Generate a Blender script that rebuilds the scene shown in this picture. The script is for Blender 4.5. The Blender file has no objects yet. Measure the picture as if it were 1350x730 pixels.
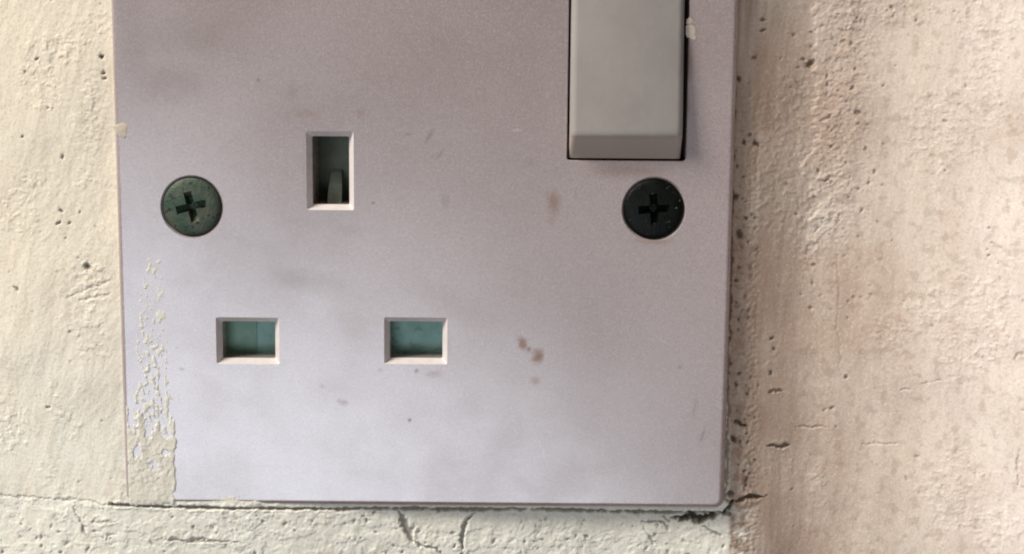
import bpy, bmesh, math
import numpy as np
from mathutils import Matrix, Vector

scene = bpy.context.scene
MM = 0.001

# ------------------------------------------------------------------ camera
FPX, WPX, HPX = 1900.0, 1350.0, 730.0
DIST = 0.2027                      # metres from the lens to the plate along the view axis
PITCH, ROLL = math.radians(8.05), math.radians(0.49)
R = (Matrix.Rotation(math.radians(90) - PITCH, 3, 'X') @ Matrix.Rotation(ROLL, 3, 'Z'))
CAM = -(R @ Vector((0, 0, -1))) * DIST          # the view axis meets the plate's front plane at the origin
cam_d = bpy.data.cameras.new('camera')
cam_d.sensor_width = 36; cam_d.lens = 36 * FPX / WPX
cam_d.clip_start = 0.005; cam_d.clip_end = 20
cam = bpy.data.objects.new('camera', cam_d); scene.collection.objects.link(cam)
cam.matrix_world = Matrix.Translation(CAM) @ R.to_4x4()
scene.camera = cam

# ------------------------------------------------------------------ world and light
world = bpy.data.worlds.new('World'); scene.world = world; world.use_nodes = True
bg = world.node_tree.nodes['Background']
bg.inputs['Color'].default_value = (1.0, 0.80, 0.68, 1); bg.inputs['Strength'].default_value = 0.11

def area(name, loc, target, size, power, color):
    l = bpy.data.lights.new(name, 'AREA'); l.shape = 'RECTANGLE'; l.size, l.size_y = size
    l.energy = power; l.color = color
    o = bpy.data.objects.new(name, l); scene.collection.objects.link(o)
    o.location = loc
    o.rotation_euler = (Vector(target) - Vector(loc)).to_track_quat('-Z', 'Y').to_euler()
    return o
area('window_light', (-0.76, -0.40, 0.82), (0, 0, 0), (0.36, 0.40), 21.5, (1.0, 0.95, 0.87))
sheen = area('sheen_light', (-0.235, -1.05, -0.365), (0, 0, 0), (0.80, 0.40), 4.5, (0.80, 0.88, 1.0))  # unseen cool panel, added and angled for the sheen on the plate
sheen.rotation_euler = (sheen.rotation_euler.to_matrix() @ Matrix.Rotation(math.radians(-31), 3, 'Z')).to_euler()
sl = bpy.data.lights.new('right_wall_fill', 'SPOT'); sl.energy = 66; sl.color = (1.0, 0.93, 0.91)      # unseen spot added to brighten the wall to the right
sl.spot_size = math.radians(8.5); sl.spot_blend = 1.0; sl.shadow_soft_size = 0.05
so = bpy.data.objects.new('right_wall_fill', sl); scene.collection.objects.link(so)
so.location = (0.30, -0.95, 0.42)
so.rotation_euler = (Vector((0.128, 0, 0.006)) - so.location).to_track_quat('-Z', 'Y').to_euler()

scene.view_settings.view_transform = 'Standard'
scene.view_settings.look = 'None'
scene.view_settings.exposure = 0
scene.view_settings.gamma = 1
scene.view_settings.use_curve_mapping = False
scene.render.engine = 'CYCLES'
scene.cycles.filter_width = 2.0

# ------------------------------------------------------------------ measuring helpers
def P(px, py, y=0.0):
    """point of the photograph (1350 x 730) on the vertical plane y metres behind the plate's front, in mm (x, z)"""
    d = R @ Vector(((px - WPX/2) / FPX, -(py - HPX/2) / FPX, -1))
    t = (y - CAM.y) / d.y
    p = CAM + d * t
    return p.x / MM, p.z / MM
Rn = np.array(R); Cn = np.array(CAM)
def to_px(x, y, z):
    q = np.stack([x*MM - Cn[0], y*MM - Cn[1], z*MM - Cn[2]], -1) @ Rn
    return WPX/2 + FPX * q[..., 0] / -q[..., 2], HPX/2 - FPX * q[..., 1] / -q[..., 2]

# ------------------------------------------------------------------ noise
def _h(ix, iy, s):
    n = (ix.astype(np.int64) * 374761393 + iy.astype(np.int64) * 668265263 + s * 1442695041) & 0xffffffff
    n = ((n ^ (n >> 13)) * 1274126177) & 0xffffffff
    n = ((n ^ (n >> 16)) * 2246822519) & 0xffffffff
    return (n ^ (n >> 15)) & 0xffffffff
COS = np.cos(np.arange(256)/256*2*np.pi).astype(np.float32); SIN = np.sin(np.arange(256)/256*2*np.pi).astype(np.float32)
def noise(x, y, s=0):
    x = np.asarray(x, np.float32); y = np.asarray(y, np.float32)
    ix, iy = np.floor(x), np.floor(y); fx, fy = x - ix, y - iy
    u = fx*fx*fx*(fx*(fx*6-15)+10); v = fy*fy*fy*(fy*(fy*6-15)+10)
    def g(a, b):
        t = _h(ix + a, iy + b, s) & 255
        return COS[t] * (fx - a) + SIN[t] * (fy - b)
    return ((g(0,0)*(1-u) + g(1,0)*u)*(1-v) + (g(0,1)*(1-u) + g(1,1)*u)*v) * 1.5
def fbm(x, y, s=0, o=4, gain=0.5):
    r = 0; a = 1
    for i in range(o):
        r = r + a*noise(x, y, s + i*17); x = x*2.03 + 5.1; y = y*2.03 - 3.7; a *= gain
    return r
def ss(a, b, x):
    t = np.clip((x - a) / (b - a), 0, 1); return t*t*(3 - 2*t)

# ------------------------------------------------------------------ materials
def new_mat(name):
    m = bpy.data.materials.new(name); m.use_nodes = True
    nt = m.node_tree
    return m, nt, nt.nodes['Principled BSDF']
class NT:
    def __init__(s, nt): s.nt = nt
    def n(s, t, **kw):
        x = s.nt.nodes.new(t)
        for k, v in kw.items(): setattr(x, k, v)
        return x
    def put(s, v, sock):
        if hasattr(v, 'is_output'): s.nt.links.new(v, sock)
        else: sock.default_value = v
    def math(s, op, a, b=0.0, clamp=False):
        x = s.n('ShaderNodeMath', operation=op, use_clamp=clamp)
        s.put(a, x.inputs[0]); s.put(b, x.inputs[1]); return x.outputs[0]
    def noise(s, vec, scale, detail=3, rough=0.55):
        x = s.n('ShaderNodeTexNoise'); s.put(vec, x.inputs['Vector'])
        x.inputs['Scale'].default_value = scale; x.inputs['Detail'].default_value = detail
        x.inputs['Roughness'].default_value = rough; return x.outputs['Fac']
    def remap(s, v, a, b, c=0.0, d=1.0, smooth=True):
        x = s.n('ShaderNodeMapRange'); x.interpolation_type = 'SMOOTHSTEP' if smooth else 'LINEAR'
        s.put(v, x.inputs[0])
        for i, k in enumerate((a, b, c, d)): x.inputs[i+1].default_value = k
        return x.outputs[0]
    def mix(s, f, a, b):
        x = s.n('ShaderNodeMix', data_type='RGBA')
        s.put(f, x.inputs[0])
        for v, k in ((a, 6), (b, 7)):
            if isinstance(v, tuple): v = (*v, 1) if len(v) == 3 else v
            s.put(v, x.inputs[k])
        return x.outputs[2]
    def coord(s): return s.n('ShaderNodeTexCoord').outputs['Object']
    def attr(s, name): return s.n('ShaderNodeAttribute', attribute_name=name).outputs['Fac']
    def bump(s, h, strength, dist, normal=None):
        x = s.n('ShaderNodeBump'); x.inputs['Strength'].default_value = strength
        x.inputs['Distance'].default_value = dist; s.put(h, x.inputs['Height'])
        if normal is not None: s.put(normal, x.inputs['Normal'])
        return x.outputs['Normal']
    def stretch(s, vec, sc, rot=(0,0,0)):
        x = s.n('ShaderNodeMapping'); s.put(vec, x.inputs[0])
        x.inputs['Scale'].default_value = sc; x.inputs['Rotation'].default_value = rot; return x.outputs[0]
    def add(s, a, b, k=1.0):
        x = s.n('ShaderNodeVectorMath', operation='MULTIPLY_ADD')
        s.put(b, x.inputs[0]); x.inputs[1].default_value = (k, k, k); s.put(a, x.inputs[2]); return x.outputs[0]

def plaster_material():
    m, nt, b = new_mat('painted_plaster'); t = NT(nt); c = t.coord()
    n1 = t.noise(c, 60, 4); n2 = t.noise(c, 420, 4, 0.6); n3 = t.noise(t.stretch(c, (900, 900, 160), (0, 0.12, 0)), 1, 3)
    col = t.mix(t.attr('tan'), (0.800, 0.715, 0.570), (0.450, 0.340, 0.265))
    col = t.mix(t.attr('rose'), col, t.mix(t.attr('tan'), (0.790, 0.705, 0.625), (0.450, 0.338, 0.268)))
    col = t.mix(t.attr('chalk'), col, (0.825, 0.810, 0.710))
    col = t.mix(t.remap(n1, 0.38, 0.68, 0, 0.35), col, (0.72, 0.67, 0.56))
    col = t.mix(t.remap(n3, 0.45, 0.7, 0, 0.18), col, (0.50, 0.41, 0.31))
    col = t.mix(t.remap(n2, 0.56, 0.78, 0, 0.25), col, (0.40, 0.32, 0.24))
    st = t.noise(t.stretch(c, (260, 260, 26), (0, 0.06, 0)), 1, 4, 0.6)
    col = t.mix(t.math('MULTIPLY', t.remap(st, 0.42, 0.74, 0, 0.42), t.attr('tan')), col, (0.36, 0.265, 0.20))
    grain = t.noise(c, 2700, 3, 0.7)
    col = t.mix(t.remap(grain, 0.50, 0.72, 0, 0.40), col, (0.36, 0.28, 0.20)); col = t.mix(t.remap(grain, 0.50, 0.28, 0, 0.30), col, (0.84, 0.79, 0.68))
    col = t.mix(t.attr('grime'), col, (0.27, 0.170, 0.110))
    col = t.mix(t.attr('dirt'), col, (0.045, 0.033, 0.022))
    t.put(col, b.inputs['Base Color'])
    b.inputs['Roughness'].default_value = 0.72
    b.inputs['Specular IOR Level'].default_value = 0.3
    h = t.math('ADD', t.noise(c, 3000, 3, 0.65), t.math('MULTIPLY', t.noise(c, 1400, 3), 0.6))
    t.put(t.bump(h, 0.40, 0.00010), b.inputs['Normal'])
    return m

def plate_material(spots):
    m, nt, b = new_mat('aged_white_plastic'); t = NT(nt); c = t.coord()
    big = t.noise(c, 38, 4, 0.6); mid = t.noise(c, 150, 5, 0.65); fine = t.noise(c, 1500, 3, 0.6)
    col = t.mix(t.remap(big, 0.35, 0.7), (0.405, 0.338, 0.332), (0.325, 0.260, 0.250))
    col = t.mix(t.remap(mid, 0.50, 0.80, 0, 0.40), col, (0.39, 0.31, 0.285))
    col = t.mix(t.remap(fine, 0.45, 0.75, 0, 0.22), col, (0.33, 0.265, 0.25))
    grain = t.noise(c, 3600, 2, 0.7)
    col = t.mix(t.remap(grain, 0.50, 0.72, 0, 0.50), col, (0.26, 0.205, 0.19)); col = t.mix(t.remap(grain, 0.50, 0.28, 0, 0.34), col, (0.60, 0.53, 0.525))
    wob = t.n('ShaderNodeTexNoise'); t.put(c, wob.inputs['Vector']); wob.inputs['Scale'].default_value = 750; wob.inputs['Detail'].default_value = 6; wob.inputs['Roughness'].default_value = 0.7
    v0 = t.n('ShaderNodeVectorMath', operation='SUBTRACT'); t.put(wob.outputs['Color'], v0.inputs[0]); v0.inputs[1].default_value = (.5, .5, .5)
    total = None
    for colour, items in spots:
        acc = None
        for (cx, cz, rx, rz, ang, amt, warp) in items:
            w = t.add(c, v0.outputs[0], warp * MM)
            mp = t.n('ShaderNodeMapping', vector_type='TEXTURE'); t.put(w, mp.inputs[0])
            mp.inputs['Location'].default_value = (cx*MM, 0, cz*MM)
            mp.inputs['Rotation'].default_value = (0, -math.radians(ang), 0)
            mp.inputs['Scale'].default_value = (rx*MM, 1, rz*MM)
            ln = t.n('ShaderNodeVectorMath', operation='LENGTH'); t.put(mp.outputs[0], ln.inputs[0])
            f = t.remap(ln.outputs['Value'], 0.10, 1.08, amt, 0.0)
            acc = f if acc is None else t.math('MAXIMUM', acc, f)
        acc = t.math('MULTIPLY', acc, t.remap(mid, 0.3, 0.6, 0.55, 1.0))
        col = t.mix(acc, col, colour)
        total = acc if total is None else t.math('MAXIMUM', total, acc)
    haze_n = t.noise(c, 70, 5, 0.7)                        # patchy dull film that takes the shine off
    dull = t.math('MAXIMUM', t.math('MULTIPLY', total, 1.5), t.remap(haze_n, 0.46, 0.72, 0, 0.28))
    t.put(t.math('SUBTRACT', 1.0, dull, clamp=True), b.inputs['Coat Weight'])
    t.put(col, b.inputs['Base Color'])
    t.put(t.remap(mid, 0.3, 0.7, 0.22, 0.30), b.inputs['Roughness'])
    b.inputs['Specular IOR Level'].default_value = 0.8
    b.inputs['Coat IOR'].default_value = 1.85; b.inputs['Coat Roughness'].default_value = 0.25
    h = t.math('ADD', t.math('MULTIPLY', t.noise(c, 2400, 2), 0.6), t.math('MULTIPLY', t.noise(c, 160, 2), 0.8))
    t.put(t.bump(h, 0.10, 0.00010), b.inputs['Normal'])
    return m

def simple_material(name, col, col2, rough, metallic=0.0, scale=300, bump=0.2, spec=0.5, c3=None, th=0.58):
    m, nt, b = new_mat(name); t = NT(nt); c = t.coord()
    n = t.noise(c, scale, 4, 0.65)
    k = t.mix(t.remap(n, 0.35, 0.68), col, col2)
    if c3: k = t.mix(t.remap(t.noise(c, scale*2.7, 4), th, th + 0.10 if th < .6 else th + .03), k, c3)
    t.put(k, b.inputs['Base Color'])
    t.put(t.remap(n, 0.3, 0.7, rough - 0.07, rough + 0.08), b.inputs['Roughness'])
    b.inputs['Metallic'].default_value = metallic; b.inputs['Specular IOR Level'].default_value = spec
    t.put(t.bump(t.noise(c, scale*5, 3), bump, 0.0001), b.inputs['Normal'])
    return m

# ------------------------------------------------------------------ mesh helpers
def link(name, me, mat, parent=None):
    o = bpy.data.objects.new(name, me); scene.collection.objects.link(o)
    if mat: me.materials.append(mat)
    if parent: o.parent = parent
    return o
def rring(x0, x1, z0, z1, r, y, seg=6):
    """rounded rectangle in the plane y (mm, y grows into the wall)"""
    r = max(min(r, (x1-x0)/2 - 1e-4, (z1-z0)/2 - 1e-4), 1e-4); pts = []
    for cx, cz, a0 in ((x1-r, z1-r, 0), (x0+r, z1-r, 90), (x0+r, z0+r, 180), (x1-r, z0+r, 270)):
        for i in range(seg + 1):
            a = math.radians(a0 + 90*i/seg); pts.append((cx + r*math.cos(a), y, cz + r*math.sin(a)))
    return pts
def loft(rings, org=(0, 0, 0), cap=True):
    bm = bmesh.new(); prev = None; first = None
    for rg in rings:
        vs = [bm.verts.new(((p[0]-org[0])*MM, (p[1]-org[1])*MM, (p[2]-org[2])*MM)) for p in rg]
        if prev:
            n = len(vs)
            for i in range(n): bm.faces.new((prev[i], prev[(i+1) % n], vs[(i+1) % n], vs[i]))
        else: first = vs
        prev = vs
    if cap: bm.faces.new(first); bm.faces.new(list(reversed(prev)))
    bmesh.ops.recalc_face_normals(bm, faces=bm.faces)
    return bm
def mesh_of(bm, name, smooth=None):
    me = bpy.data.meshes.new(name); bm.to_mesh(me); bm.free()
    if smooth is not None:
        me.polygons.foreach_set('use_smooth', [True]*len(me.polygons)); me.set_sharp_from_angle(angle=math.radians(smooth))
    return me
def circle(cx, cz, r, y, n=64):
    return [(cx + r*math.cos(2*math.pi*i/n), y, cz + r*math.sin(2*math.pi*i/n)) for i in range(n)]
def cut(me, cutters):
    o = bpy.data.objects.new('tmp', me); scene.collection.objects.link(o); junk = []
    for c in cutters:
        k = bpy.data.objects.new('tmpc', c); scene.collection.objects.link(k); junk.append(k)
        md = o.modifiers.new('b', 'BOOLEAN'); md.operation = 'DIFFERENCE'; md.solver = 'EXACT'; md.object = k
    dg = bpy.context.evaluated_depsgraph_get(); dg.update()
    res = bpy.data.meshes.new_from_object(o.evaluated_get(dg))
    for k in junk + [o]:
        d = k.data; bpy.data.objects.remove(k); bpy.data.meshes.remove(d)
    return res

# ------------------------------------------------------------------ dimensions (mm), measured on the photograph
xl = (P(145, 0)[0] + P(164, 655)[0]) / 2
xr = (P(974, 0)[0] + P(956, 668)[0]) / 2
zb = P(560, 667)[1]
zt = zb + (xr - xl)
print('plate', xl, xr, zb, zt)
ORG = ((xl + xr) / 2, 8.0, zb)              # the socket's base: bottom edge of the plate, at the wall

# ------------------------------------------------------------------ the wall: one modelled sheet of plaster
def axis(a, b, fa, fb, fine, coarse):
    return np.unique(np.concatenate([np.arange(a, fa, coarse), np.arange(fa, fb, fine), np.arange(fb, b + coarse, coarse)]))
def build_wall():
    X = axis(-170, 170, -75, 75, 0.14, 2.0); Z = axis(-130, 140, -43, 43, 0.14, 2.0)
    gx, gz = np.meshgrid(X.astype(np.float32), Z.astype(np.float32))
    nz, nx = gx.shape
    # the hole for the socket's box, hidden behind the plate
    inside = (gx > xl + 1.2) & (gx < xr - 1.2) & (gz > zb + 1.2) & (gz < zt - 1.2)
    idx = np.arange(nz*nx).reshape(nz, nx)
    keep = ~(inside[:-1, :-1] & inside[1:, 1:] & inside[1:, :-1] & inside[:-1, 1:])
    q = np.stack([idx[:-1, :-1][keep], idx[:-1, 1:][keep], idx[1:, 1:][keep], idx[1:, :-1][keep]], -1)
    used = np.zeros(nz*nx, bool); used[q.ravel()] = True
    q = (np.cumsum(used) - 1)[q]
    x = gx.reshape(-1)[used]; z = gz.reshape(-1)[used]
    px, py = to_px(x, np.full_like(x, 1.6), z)
    px = px.astype(np.float32); py = py.astype(np.float32)
    mmx, mmz = x, z
    # masks by place
    right = ss(940, 1000, px); left = ss(190, 130, px)
    jag = 5*noise(mmx*0.25, mmz*0, 3) + 2.0*noise(mmx*1.1, mmz*0, 4)
    edge = 655 + 0.014*np.clip(px - 150, 0, None) + jag*1.0
    below = ss(-2, 3, py - edge) * (1 - ss(960, 1010, px))
    # broad form: valley to the right of the plate, swelling towards the right; nearly flush on the left
    hr = -1.9 - 2.0*ss(962, 1085, px) + 4.5*ss(1080, 1440, px)**1.1 + 1.5*ss(1400, 1900, px)
    hl = -1.9 + 1.7*np.clip((py - 60)/640, -.2, 1.1) - 5.2*ss(190, -330, px)
    w = ss(300, 900, px); h = hl*(1-w) + hr*w
    h -= below * (0.05 + 0.30*ss(200, 700, px))
    h += 0.40*fbm(mmx*0.035 + 3, mmz*0.035, 11, 3)
    # brush strokes, slanting slightly
    def brush(ang, fu, fv, s, o=4):
        ca, sa = math.cos(math.radians(ang)), math.sin(math.radians(ang))
        u = mmx*ca + mmz*sa; v = -mmx*sa + mmz*ca
        u = u + 0.8*noise(mmx*0.08, mmz*0.08, s+5)
        return fbm(u*fu, v*fv, s, o)
    lb = brush(-18, 0.55, 0.09, 21); lb2 = brush(-42, 0.9, 0.14, 25)
    rb = brush(-6, 0.50, 0.08, 31); rb2 = brush(60, 0.6, 0.12, 35)
    h += (1-right) * (0.04*lb + 0.02*lb2*ss(0.0, 0.5, noise(mmx*0.06, mmz*0.06, 41) + 0.3))
    h += right * (0.035*rb + 0.03*rb2*ss(-0.1, 0.5, noise(mmx*0.05, mmz*0.05, 44)))
    # plaster skin: crusts with sharp rims
    def crust(fx, fz, s, th, w=0.10): return ss(th, th + w, fbm(mmx*fx, mmz*fz, s, 5, 0.55))
    m_lump = np.exp(-((px-1108 + 0.10*(py-150))/44)**2) * ss(440, 250, py)
    m_lump2 = np.exp(-((px-116)/24)**2 - ((py-150)/62)**2) + np.exp(-((px-112)/30)**2 - ((py-372)/48)**2)
    m_low = below
    m_strip = ss(960, 968, px) * ss(1012, 985, px) * ss(60, 220, py)
    ridge = 1 - np.abs(fbm(mmx*0.62, mmz*0.62, 61, 4, 0.6))*2.2
    h += m_lump * (0.08*crust(0.5, 0.75, 51, 0.08, 0.12) + 0.06*crust(1.5, 1.9, 52, 0.2, .16))
    pl = 1078 + 26*noise(mmx*0, mmz*0.16, 63) + 9*fbm(mmx*.3, mmz*0.7, 64, 3)
    h += 0.17*ss(-1.6, 1.6, px - pl)*ss(1215, 1110, px)*ss(430, 250, py)*right
    h += m_lump2 * (0.06*crust(0.55, 1.0, 53, 0.05, .2) + 0.04*crust(1.4, 2.0, 54, 0.1, .25))
    h += m_low * (0.07*crust(0.28, 0.5, 55, -0.02, .08) + 0.02*crust(0.8, 0.9, 56, 0.15, .1))
    h += m_strip * (0.16*fbm(mmx*1.3, mmz*1.6, 57, 4, 0.7))
    # scattered flakes everywhere
    gate = ss(0.05, 0.45, fbm(mmx*0.07, mmz*0.07, 58, 3))
    h += 0.06*gate*crust(0.7, 0.9, 59, 0.22, .06)
    h += 0.025*crust(1.6, 1.1, 60, 0.25, .10)*(0.3 + gate)
    # grain
    h += 0.012*fbm(mmx*1.6, mmz*1.3, 71, 3) + 0.012*fbm(mmx*3.6, mmz*3.2, 73, 2)
    h += below*0.012*fbm(mmx*2.0, mmz*2.0, 75, 3)
    dirt = np.zeros_like(x)
    # pits
    rng = np.random.default_rng(5)
    pits = [(133,75,3.2,1), (136,97,2.6,.9), (137,104,2,.7), (45,78,2.2,.8), (116,352,4.5,.9), (26,181,2,.8), (80,208,2.5,.7), (79,279,2,.8), (76,295,2.3,.8),
            (91,295,2.2,.6), (20,381,2.2,.7), (93,436,2.2,.5), (64,536,2.2,.6), (1073,84,4.5,.9), (1008,26,2.6,.8), (1008,40,2.6,.8), (996,76,2.6,.7), (975,104,3.2,1),
            (982,188,3.0,1), (998,190,3.4,1), (971,259,4,1), (976,310,5,1), (990,178,2.6,.8), (1120,500,2.6,.7), (1101,542,2.2,.6), (968,579,4,1), (1019,493,2.4,.8),
            (1134,150,3,.6), (1128,117,2.6,.6), (1138,150,2.2,.6), (963,651,5,1), (1020,448,2.5,.7), (1023,462,2.5,.7), (1150,243,2.6,.5)]
    for i in range(70):
        pits.append((971 + abs(rng.normal(0, 15)), rng.uniform(170, 645), rng.uniform(1.3, 2.7), rng.uniform(.3, .9)))
    for i in range(36): pits.append((rng.uniform(-60, 150), rng.uniform(-60, 660), rng.uniform(1.1, 2.0), rng.uniform(.15, .5)))
    for i in range(60): pits.append((rng.uniform(985, 1420), rng.uniform(-60, 790), rng.uniform(1.1, 2.1), rng.uniform(.15, .5)))
    for i in range(70): pits.append((rng.normal(1110, 34), rng.uniform(0, 420), rng.uniform(1.4, 2.6), rng.uniform(.2, .55)))
    for i in range(210): pits.append((rng.uniform(-40, 960), rng.uniform(672, 800), rng.uniform(1.2, 2.6), rng.uniform(.15, .7)))
    def window(x0, y0, x1, y1):
        return np.flatnonzero((px > x0) & (px < x1) & (py > y0) & (py < y1))
    for j, (cx, cy, r, a) in enumerate(pits):
        s = window(cx-14, cy-14, cx+14, cy+14)
        dx, dy = px[s]-cx, py[s]-cy
        an = rng.uniform(0, 3.14); st = rng.uniform(1, 1.9)
        u = (dx*math.cos(an) + dy*math.sin(an))/st; v = -dx*math.sin(an) + dy*math.cos(an)
        d = np.sqrt(u*u + v*v)/r * (1 + 0.5*noise(px[s]*0.35, py[s]*0.35, 81+j))
        k = ss(1.25, 0.4, d)
        h[s] -= 0.38*k*a; dirt[s] = np.maximum(dirt[s], k*a*0.9)
    # cracks and gouges: polylines in the photograph's measure, (points, half width px, depth mm, dirt)
    cracks = [([(-40,652),(20,654),(90,655),(140,660),(168,663)], 1.5, .12, .25),
              ([(150,661),(235,664),(400,667),(560,669),(740,672),(860,675),(962,677)], 1.9, .6, .7),
              ([(526,670),(531,684),(538,697),(544,713)], 4.6, .6, .55),
              ([(544,713),(556,716),(572,722),(586,730)], 2.2, .4, .5),
              ([(628,676),(616,684),(610,697),(609,714),(610,740)], 2.6, .5, .62),
              ([(98,664),(108,684),(113,700),(122,705)], 2.0, .22, .5),
              ([(118,690),(128,684),(160,683)], 1.6, .12, .3), ([(142,712),(146,700),(160,700)], 1.6, .12, .35),
              ([(215,704),(250,706),(285,706)], 1.6, .3, .45), ([(240,709),(320,708)], 1.3, .25, .35),
              ([(884,682),(905,683),(940,682),(956,676)], 4.8, 1.2, 1), ([(952,684),(962,668),(966,656)], 4.0, 1.0, 1),
              ([(845,686),(860,690),(876,688),(884,694)], 2.0, .4, .6), ([(870,678),(885,690)], 1.8, .3, .6), ([(845,692),(868,720)], 1.4, .3, .35),
              ([(925,692),(952,708)], 2.0, .4, .5), ([(958,660),(985,658),(1014,655)], 2.6, .6, .9), ([(968,556),(986,561)], 2.8, .5, .9),
              ([(1011,592),(1024,590),(1046,589)], 2.6, .45, .75), ([(1014,518),(1036,517)], 1.9, .4, .45),
              ([(1050,567),(1095,566)], 1.6, .16, .08), ([(1110,340),(1109,430),(1111,500)], 1.0, .06, .16), ([(1138,590),(1190,588)], 1.6, .12, .03),
              ([(1188,518),(1205,514)], 1.8, .12, .03), ([(1215,508),(1245,501)], 1.8, .12, .03),
              ([(1333,470),(1341,462),(1352,461)], 2.0, .14, .22), ([(1352,537),(1342,536)], 2.0, .14, .25), ([(1341,590),(1339,612),(1341,637),(1352,638)], 2.0, .14, .22),
              ([(967,120),(965,220),(963,400),(960,560),(957,660)], 2.0, .5, .6), ([(88,392),(120,378),(150,366)], 2.2, .10, .12), ([(100,398),(148,384)], 1.8, .10, .15),
              ([(1084,164),(1102,152)], 2.6, .14, .16), ([(1302,320),(1326,332),(1340,345)], 3.0, .12, .10), ([(1310,345),(1330,352)], 2.4, .1, .10)]
    for j, (pts, w, dep, dr) in enumerate(cracks):
        xs = [p[0] for p in pts]; ys = [p[1] for p in pts]
        s = window(min(xs)-16, min(ys)-16, max(xs)+16, max(ys)+16)
        ax = px[s] + 3.0*noise(px[s]*0.06, py[s]*0.06, 201+j) + 1.6*noise(px[s]*0.22, py[s]*0.22, 221+j)
        ay = py[s] + (3.0*noise(px[s]*0.06, py[s]*0.06, 241+j) + 1.6*noise(px[s]*0.22, py[s]*0.22, 261+j))*(0.35 if j == 1 else 1)
        d = np.full_like(ax, 1e9); al = np.zeros_like(ax); run = 0.0
        tot = sum(math.hypot(b_[0]-a_[0], b_[1]-a_[1]) for a_, b_ in zip(pts[:-1], pts[1:]))
        for (x0, y0), (x1, y1) in zip(pts[:-1], pts[1:]):
            L = (x1-x0)**2 + (y1-y0)**2
            tt = np.clip(((ax-x0)*(x1-x0) + (ay-y0)*(y1-y0))/L, 0, 1)
            dn = np.hypot(ax - x0 - tt*(x1-x0), ay - y0 - tt*(y1-y0)); al = np.where(dn < d, run + tt*math.sqrt(L), al); d = np.minimum(d, dn); run += math.sqrt(L)
        tap = np.clip(np.minimum(al, tot - al)/(0.3*tot) + .12, 0, 1) if tot < 120 else 1.0
        ww = w * tap * (1 + 0.75*noise(px[s]*0.045, py[s]*0.045, 281+j) + 0.7*noise(px[s]*0.16, py[s]*0.16, 301+j))
        k = ss(1.25, 0.35, d/np.maximum(ww, .3))
        h[s] -= dep*k; dirt[s] = np.maximum(dirt[s], dr*k)
        lip = np.exp(-((d/np.maximum(ww, .3) - 1.9)/0.6)**2); h[s] += min(.07, .14*dep)*lip
    # soiling and paint tone; tan and grime also paint in shade beside the plate
    n1 = fbm(mmx*0.09, mmz*0.07, 91, 4); n2 = fbm(mmx*0.6, mmz*0.6, 93, 4)
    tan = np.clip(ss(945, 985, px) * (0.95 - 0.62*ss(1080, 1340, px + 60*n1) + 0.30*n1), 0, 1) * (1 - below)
    chalk = np.clip(below*(0.85 + 0.3*n2) + ss(250, 620, py)*(1-right)*(0.75 + 0.35*n1), 0, 1)
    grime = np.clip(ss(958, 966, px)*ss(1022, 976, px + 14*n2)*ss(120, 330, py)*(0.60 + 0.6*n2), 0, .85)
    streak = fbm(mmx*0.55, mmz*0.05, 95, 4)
    grime = np.maximum(grime, np.clip(ss(958, 966, px)*ss(1085, 985, px + 50*streak)*(0.52 + 0.45*streak), 0, .8)*(1-below))  # brown strip right of the plate: staining plus the plate's shadow in colour
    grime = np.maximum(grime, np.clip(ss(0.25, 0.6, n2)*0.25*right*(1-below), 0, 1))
    co = np.stack([x, -h, z], -1)*MM
    me = bpy.data.meshes.new('wall')
    me.vertices.add(len(co)); me.vertices.foreach_set('co', co.ravel().astype(np.float32))
    me.loops.add(q.size); me.loops.foreach_set('vertex_index', q.ravel().astype(np.int32))
    me.polygons.add(len(q)); me.polygons.foreach_set('loop_start', np.arange(0, q.size, 4, dtype=np.int32))
    me.polygons.foreach_set('use_smooth', np.ones(len(q), bool))
    me.update(calc_edges=True)
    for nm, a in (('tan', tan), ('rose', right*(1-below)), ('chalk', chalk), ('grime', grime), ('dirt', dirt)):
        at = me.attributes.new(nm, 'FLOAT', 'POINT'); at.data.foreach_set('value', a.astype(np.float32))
    print('wall faces', len(q))
    return me
plaster = plaster_material()
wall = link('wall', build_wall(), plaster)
wall['kind'] = 'structure'

# ------------------------------------------------------------------ the socket
socket = bpy.data.objects.new('wall_socket', None); scene.collection.objects.link(socket)
socket.empty_display_size = 0.01
socket.location = [v*MM for v in ORG]
socket['label'] = 'grubby white plastic switched wall socket with three square-cut pin holes and two dark screws'
socket['category'] = 'wall socket'

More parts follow.
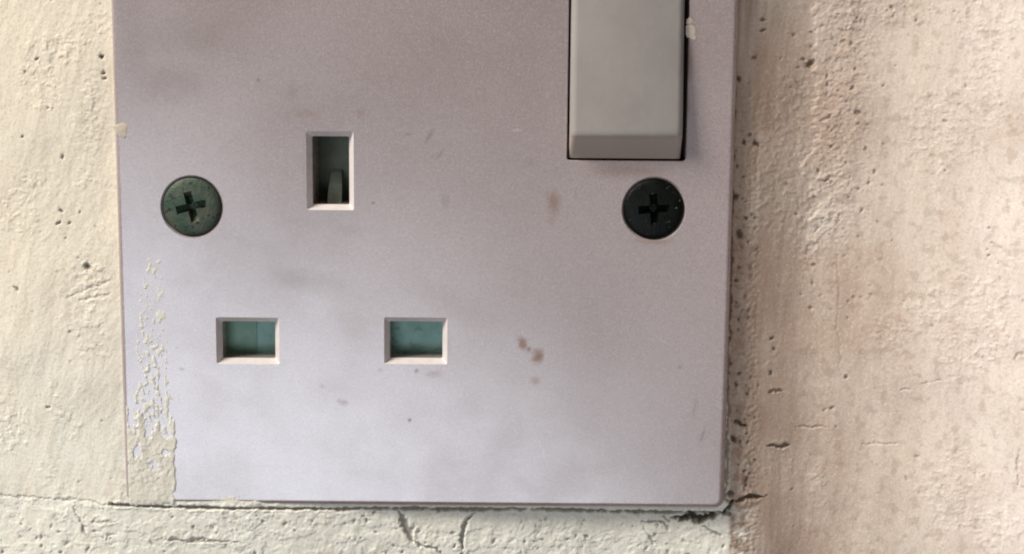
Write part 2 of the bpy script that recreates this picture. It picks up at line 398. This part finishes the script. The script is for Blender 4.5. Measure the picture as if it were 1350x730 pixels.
def L(px, py, y=0.0):
    a, b = P(px, py, y); return a - ORG[0], b - ORG[2]
def sp(px, py, rx, ry, ang=0, amt=.5, warp=.5):
    a, b = L(px, py); return (a, b, rx/9.4, ry/9.4, ang, amt, warp)
spots = [
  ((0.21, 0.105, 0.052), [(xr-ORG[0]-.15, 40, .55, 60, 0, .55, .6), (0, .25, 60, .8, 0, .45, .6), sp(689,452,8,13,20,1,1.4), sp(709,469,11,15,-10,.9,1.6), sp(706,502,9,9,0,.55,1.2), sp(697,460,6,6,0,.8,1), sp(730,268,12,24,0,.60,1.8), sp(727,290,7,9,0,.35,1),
                          sp(572,492,16,7,0,.35,1.5), sp(549,488,4,4,0,.6,.5), sp(476,150,9,10,0,.30,1.2), sp(160,172,9,9,0,.45,1), sp(908,86,7,34,0,.50,1.2), sp(906,140,6,22,0,.4,1),
                          sp(825,226,66,14,0,.42,2), sp(862,318,36,8,0,.40,1.2), sp(404,150,30,9,0,.25,2), sp(955,640,5,36,0,.4,1)]),
  ((0.21, 0.165, 0.15), [sp(341,106,4,4,0,.8,.4), sp(492,268,3.5,2.5,0,.8,.3), sp(540,553,3.6,3.6,0,.95,.3), sp(538,177,7,2.5,0,.5,.5), sp(566,180,4,15,-32,.55,.6), sp(580,204,3,12,-35,.45,.6), sp(570,207,5,3,0,.3,.4),
                        sp(916,536,3,26,-8,.55,.5), sp(926,574,3,18,-14,.6,.5), sp(896,483,3.5,3.5,0,.6,.5), sp(453,530,9,6,0,.4,1), sp(446,528,4,4,0,.4,.8), sp(240,486,5,3,0,.6,.6), sp(233,458,3,3,0,.4,.5),
                        sp(425,508,4,4,0,.35,.6), sp(774,643,14,14,0,.22,1.5), sp(262,114,16,5,35,.22,1), sp(385,122,12,14,30,.25,1.2), sp(480,68,1.5,1.5,0,.4,.3), sp(402,65,3,3,0,.35,.3), sp(440,374,30,11,0,.24,2),
                        sp(700,215,8,14,0,.2,1.5), sp(587,265,9,16,0,.25,1.4), sp(300,190,30,4,40,.14,1), sp(520,470,3,3,0,.3,.4), sp(502,487,5,4,0,.35,.6), sp(228,110,75,36,0,.34,4), sp(250,50,120,40,0,.26,5), sp(400,370,95,22,-12,.26,4), sp(340,330,60,18,-25,.2,4), sp(600,400,110,30,-25,.16,5), sp(180,60,26,90,0,.25,3),
                        sp(465,304,30,9,0,.16,2), sp(385,292,24,8,0,.16,2), sp(742,110,7,120,0,.22,1), sp(400,226,4,58,0,.2,.6), sp(590,452,5,36,0,.2,.7)]),
  ((0.70, 0.66, 0.64), [sp(716,596,2,14,12,.6,.4), sp(712,585,2,8,15,.5,.4), sp(690,652,10,5,0,.5,1), sp(678,650,6,4,0,.5,1), sp(912,42,6,9,0,.75,.8), sp(682,172,10,3,0,.3,.6), sp(226,300,6,10,0,.25,1), sp(620,600,40,3,15,.18,1)]),
]
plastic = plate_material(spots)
back = simple_material('shutter_green', (0.20, 0.39, 0.34), (0.17, 0.33, 0.275), 0.5, scale=260, c3=(0.13, 0.26, 0.20))
dark_in = simple_material('dark_inner_plastic', (0.03, 0.03, 0.027), (0.02, 0.02, 0.018), 0.6)
rocker_m = simple_material('rocker_plastic', (0.325, 0.298, 0.274), (0.294, 0.266, 0.244), 0.50, scale=170, bump=0.22, spec=0.35)
screw_a = simple_material('tarnished_screw', (0.036, 0.070, 0.046), (0.100, 0.108, 0.074), 0.6, 0.3, scale=520, bump=1.0, c3=(0.020, 0.022, 0.018))
screw_b = simple_material('black_screw', (0.003, 0.004, 0.003), (0.006, 0.008, 0.006), 0.42, 0.0, scale=650, bump=0.9, spec=0.12, c3=(0.12, 0.12, 0.11), th=0.68)  # near-black base colour, darker than the left screw
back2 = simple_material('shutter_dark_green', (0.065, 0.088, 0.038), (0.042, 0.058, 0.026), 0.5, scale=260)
rib_m = simple_material('rib_green', (0.15, 0.30, 0.215), (0.125, 0.26, 0.18), 0.5, scale=260)
brass = simple_material('dull_brass', (0.36, 0.42, 0.33), (0.22, 0.27, 0.20), 0.5, 0.1, scale=300)

# faceplate: rounded slab, front at y = 0, running 9 mm back into the wall
def edge_rings(x0, x1, z0, z1, rc, rad, depth):
    rg = []
    for i in range(11):
        a = math.radians(90*i/10); ins = rad*(1 - math.sin(a)); y = rad*(1 - math.cos(a))
        rg.append(rring(x0 + ins, x1 - ins, z0 + ins, z1 - ins, max(rc - ins*0.6, .3), y))
    rg.append(rring(x0, x1, z0, z1, rc, depth)); return rg
body = mesh_of(loft(edge_rings(xl, xr, zb, zt, 1.3, 0.85, 9.0), ORG), 'faceplate')
def slot_cutter(ax0, ay0, ax1, ay1, lip=0.58, slope=0.85):
    (x0, z1), (x1, z0) = P(ax0, ay0), P(ax1, ay1)
    rg = [rring(x0-.25, x1+.25, z0-.25, z1+.25, .45, -1.0), rring(x0-.10, x1+.10, z0-.10, z1+.10, .35, -.02), rring(x0, x1, z0, z1, .25, 0.07)]
    rg += [rring(x0+lip, x1-lip, z0+lip, z1-lip, .22, slope), rring(x0+lip+.08, x1-lip-.08, z0+lip+.08, z1-lip-.08, .2, slope+.15), rring(x0+lip+.1, x1-lip-.1, z0+lip+.1, z1-lip-.1, .2, 12)]
    return mesh_of(loft(rg, ORG), 'c')
slots = [(404, 174, 466, 277), (285, 418, 368, 479), (507, 418, 589, 479)]
cutters = [slot_cutter(*s) for s in slots]
(sx0, _), (sx1, sz0) = P(749, 100), P(904, 213)
sz1 = P(800, -70)[1]
cutters.append(mesh_of(loft([rring(sx0-.15, sx1+.15, sz0-.15, sz1+.15, .5, -1), rring(sx0-.12, sx1+.12, sz0-.12, sz1+.12, .5, 0), rring(sx0, sx1, sz0, sz1, .45, .15), rring(sx0, sx1, sz0, sz1, .45, 12)], ORG), 'c'))
screws = [(*P(253, 273), 38/9.4, 'a'), (*P(862, 276), 39/9.4, 'b')]
for cx, cz, r, _ in screws:
    cutters.append(mesh_of(loft([circle(cx, cz, r+.45, -1), circle(cx, cz, r+.38, 0), circle(cx, cz, r+.14, .28), circle(cx, cz, r+.10, 1.2), circle(cx, cz, 2.0, 3.4), circle(cx, cz, 2.0, 12)], ORG), 'c'))
face = link('faceplate', cut(body, cutters), plastic, socket)
rim_m = simple_material('bright_rim_plastic', (0.68, 0.625, 0.605), (0.62, 0.56, 0.535), 0.4, scale=900, bump=0.1)  # paler rim colour paints in the light caught by the slot ledges
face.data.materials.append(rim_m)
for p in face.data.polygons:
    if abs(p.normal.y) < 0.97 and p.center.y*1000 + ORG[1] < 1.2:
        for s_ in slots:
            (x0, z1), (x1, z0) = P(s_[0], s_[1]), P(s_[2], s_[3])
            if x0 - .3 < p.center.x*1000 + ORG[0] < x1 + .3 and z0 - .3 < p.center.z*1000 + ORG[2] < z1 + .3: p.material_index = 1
face['label'] = 'yellowed lilac-white plate with grime and scuffs'

# shutters behind the pin holes
def box(x0, x1, y0, y1, z0, z1, r=.15, bev=.12):
    return loft([rring(x0+bev, x1-bev, z0+bev, z1-bev, r, y0, 3), rring(x0, x1, z0, z1, r, y0+bev, 3), rring(x0, x1, z0, z1, r, y1, 3)], ORG)
for i, s in enumerate(slots):
    (x0, z1), (x1, z0) = P(s[0], s[1]), P(s[2], s[3])
    if i == 0:
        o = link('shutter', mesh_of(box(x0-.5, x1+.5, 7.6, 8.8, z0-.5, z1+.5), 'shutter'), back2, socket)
        cx = (x0 + x1)/2 + .1
        bm = loft([rring(cx-.95, cx+.95, z0+.5, z0+.7, .05, 3.4, 2), rring(cx-1.0, cx+1.0, z0+.3, z0+2.2, .1, 4.6, 2), rring(cx-.8, cx+.8, z0+.3, z0+4.6, .1, 6.4, 2), rring(cx-.6, cx+.6, z0+.3, z0+5.2, .1, 7.7, 2)], ORG)
        k = link('contact', mesh_of(bm, 'contact', 30), brass, socket); k['label'] = 'dull brass earth contact at the bottom of the upper hole'
    else:
        o = link('shutter', mesh_of(box(x0-.3, x1+.3, 4.3, 8.8, z0-.3, z1+.3), 'shutter'), back, socket)
        if i == 1:      # the left shutter has a raised rib on its left half
            link('rib', mesh_of(box(x0-.3, x0+5.0, 4.22, 4.6, z0-.3, z1+.3, .05, .07), 'rib'), rib_m, o)
    o['label'] = ('dark green shutter deep in the tall upper hole', 'green shutter in the lower left hole', 'teal green shutter in the lower right hole')[i]

# switch: dark well and tilted rocker, its lower end standing out
well = link('switch_well', mesh_of(box(sx0-.6, sx1+.6, 7.8, 8.9, sz0-.6, sz1+.6), 'switch_well'), dark_in, socket)
(rx0, _), (rx1, _) = P(750.0, 190), P(899.5, 190)
rz0 = P(800, 209.5)[1]; rz1 = sz1 - .35
rx0 += .06; rx1 -= .12
def rocker():
    bm = bmesh.new()
    zk = P(800, 179, -.0022)[1]                      # ridge between the tilted face and the bevelled lower end
    prof = [(rz0+.05, 6.5), (rz0, 1.2), (rz0+.02, 0.25), (rz0+.12, 0.0), (zk-.42, -1.84), (zk-.26, -1.98), (zk-.08, -2.10), (zk+.14, -2.18), (zk+.42, -2.22), (zk+.8, -2.21), (rz1-3.0, -0.45), (rz1-.5, -.3), (rz1-.1, -.1), (rz1, .3), (rz1, 6.5)]
    rows = []
    for z_, y_ in prof:
        row = []
        e = .55 if y_ < 1 else 0
        for xx, dy in ((rx0, 1.1), (rx0+.10, .62), (rx0+.32, .27), (rx0+.62, .08), (rx0+1.0, 0), (rx1-1.0, 0), (rx1-.62, .08), (rx1-.32, .27), (rx1-.10, .62), (rx1, 1.1)):
            row.append(bm.verts.new(((xx-ORG[0])*MM, (y_ + (dy if y_ < 6 else 0) - ORG[1])*MM, (z_-ORG[2])*MM)))
        rows.append(row)
    for a, b in zip(rows[:-1], rows[1:]):
        for i in range(len(a)-1): bm.faces.new((a[i], a[i+1], b[i+1], b[i]))
    bm.faces.new([r[0] for r in rows]); bm.faces.new([r[-1] for r in reversed(rows)]); bm.faces.new(rows[0] + list(reversed(rows[-1])))
    bmesh.ops.recalc_face_normals(bm, faces=bm.faces)
    return mesh_of(bm, 'rocker', 40)
def tint_rocker_end(m):
    t = NT(m.node_tree); b = m.node_tree.nodes['Principled BSDF']; c = t.coord()
    src = b.inputs['Base Color'].links[0].from_socket
    sep = t.n('ShaderNodeSeparateXYZ'); t.put(c, sep.inputs[0])
    zz = t.math('ADD', sep.outputs['Z'], t.math('MULTIPLY', t.math('SUBTRACT', t.noise(c, 500, 4, .7), .5), 0.0012))
    k = (rz0 - ORG[2])*MM
    f = t.remap(zz, k + 0.0026, k + 0.0036, 0.55, 0.0)
    t.put(t.mix(f, src, (0.52, 0.40, 0.325)), b.inputs['Base Color'])
tint_rocker_end(rocker_m)          # warm, paler tint: the bevel's brownish shading put into its colour
rk = link('rocker', rocker(), rocker_m, socket)
rk['label'] = 'grey-white rocker switch with bevelled lower end'

# screws with a worn cross recess
def screw_mesh(cx, cz, r, ang):
    rg = [circle(cx, cz, 1.6, 7.5), circle(cx, cz, 1.6, 3.2), circle(cx, cz, r-.15, .75), circle(cx, cz, r, .35), circle(cx, cz, r, .12)]
    for i in range(1, 13):
        a = math.radians(90*i/12.5); rr = r*math.cos(a)*.99 if i < 12 else .15
        rg.append(circle(cx, cz, rr, .10 - .62*math.sin(a)))
    me = mesh_of(loft(rg, ORG), 's')
    cs = []
    for k in (0, 90):
        bm = bmesh.new(); rows = []
        for y, hl, hw in ((-2, 2.35, .62), (-.3, 2.15, .56), (.5, 1.5, .42), (1.3, .55, .3)):
            row = []
            for sx, sz in ((-1,-1), (1,-1), (1,1), (-1,1)):
                a = math.radians(ang + k); u, v = sx*hl, sz*hw
                row.append((cx + u*math.cos(a) - v*math.sin(a), y + (0.004 if k else 0), cz + u*math.sin(a) + v*math.cos(a)))
            rows.append(row)
        cs.append(mesh_of(loft(rows, ORG), 'c'))
    out = cut(me, cs)
    out.polygons.foreach_set('use_smooth', [True]*len(out.polygons)); out.set_sharp_from_angle(angle=math.radians(32))
    return out
for cx, cz, r, k in screws:
    o = link('screw', screw_mesh(cx, cz, r, 14 if k == 'a' else 4), screw_a if k == 'a' else screw_b, socket)
    o['label'] = 'tarnished green-grey cross-head screw' if k == 'a' else 'black cross-head screw below the rocker'

# wall paint slopped over the plate's left edge
def smear(name, x0p, y0p, x1p, y1p, func, seed):
    (x0, z1), (x1, z0) = P(x0p, y0p), P(x1p, y1p)
    X = np.arange(x0, x1, .14); Z = np.arange(z0, z1, .14)
    x, z = np.meshgrid(X, Z); px, py = to_px(x, np.zeros_like(x), z)
    hh = func(px, py, x, z)
    nz, nx = x.shape; idx = np.arange(nz*nx).reshape(nz, nx)
    keep = np.maximum.reduce([hh[:-1, :-1], hh[1:, :-1], hh[:-1, 1:], hh[1:, 1:]]) > 0
    q = np.stack([idx[:-1, :-1][keep], idx[:-1, 1:][keep], idx[1:, 1:][keep], idx[1:, :-1][keep]], -1)
    used = np.zeros(nz*nx, bool); used[q.ravel()] = True; rm = np.cumsum(used) - 1
    co = np.stack([x-ORG[0], -np.where(hh > 0, hh, -.05) - ORG[1], z-ORG[2]], -1).reshape(-1, 3)[used]*MM
    me = bpy.data.meshes.new(name); me.from_pydata(co.tolist(), [], rm[q].tolist())
    me.polygons.foreach_set('use_smooth', [True]*len(me.polygons))
    for nm, v in (('tan', .0), ('rose', .0), ('chalk', .75 if name == 'paint_smear' else .1), ('grime', 0 if name == 'paint_smear' else .35), ('dirt', 0)):
        at = me.attributes.new(nm, 'FLOAT', 'POINT'); at.data.foreach_set('value', np.full(len(co), v, np.float32))
    o = link(name, me, plaster, face); return o
def f_main(px, py, x, z):
    e = 231 + 2.5*noise(x*0 + 3, z*.35, 301) + 1.2*noise(x*0, z*1.4, 302)
    l = 166 + (py-540)*0.03
    solid = ss(548, 566, py + 60*fbm(x*.55, z*.22, 303, 4, .6) + 4) * ss(0, 3, e - px) * ss(-2, 3, px - l) * ss(668, 658, py)
    br = fbm(x*1.5, z*.6, 305, 4, .6)
    thick = np.clip(.08 + .06*fbm(x*.5, z*.4, 306, 3) + .03*fbm(x*2, z*2, 307, 2), .03, .2)
    gap = ss(.42, .48, fbm(x*.7, z*.5, 309, 3)) * ss(640, 600, py)
    gap = np.maximum(gap, .75*ss(.05, .02, np.abs(fbm(x*.55, z*.22, 315, 3))) * ss(-.1, .2, noise(x*.3, z*.2, 316)))
    a = solid*thick*(1-gap)
    t = ss(330, 560, py)
    band = np.exp(-((px - 200)/(17 + 9*t))**2)
    brk = ss(.40 - .22*t, .47 - .22*t, br*1.15 + .26*band - .16) * band * ss(330, 350, py) * ss(600, 560, py)
    b = brk*(.04 + .05*t)*ss(.25, .5, band)
    ridge = .13*np.exp(-((px - e + 2)/2.0)**2)*ss(545, 570, py)*ss(668, 655, py)*ss(-.35, .1, noise(x*0, z*.8, 311))
    r = np.maximum.reduce([a, b, ridge]); return np.where(r > .02, r, 0)
o = smear('paint_smear', 160, 325, 245, 668, f_main, 1); o['label'] = 'cream wall paint slopped over the lower left edge'
def f_blob(cx, cy, rx, ry, hgt, s):
    def f(px, py, x, z):
        d = np.hypot((px-cx)/rx, (py-cy)/ry)*(1 + .45*noise(x*.9, z*.9, s)); r = hgt*np.sqrt(np.clip(1 - d, 0, 1)); return np.where(r > .01, r, 0)
    return f
for cx, cy, rx, ry, hg, s in ((161, 172, 8, 9, .07, 401), (912, 42, 7, 10, .07, 402), (910, 28, 4, 4, .05, 404)):
    o = smear('paint_speck', cx-14, cy-16, cx+14, cy+16, f_blob(cx, cy, rx, ry, hg, s), s)
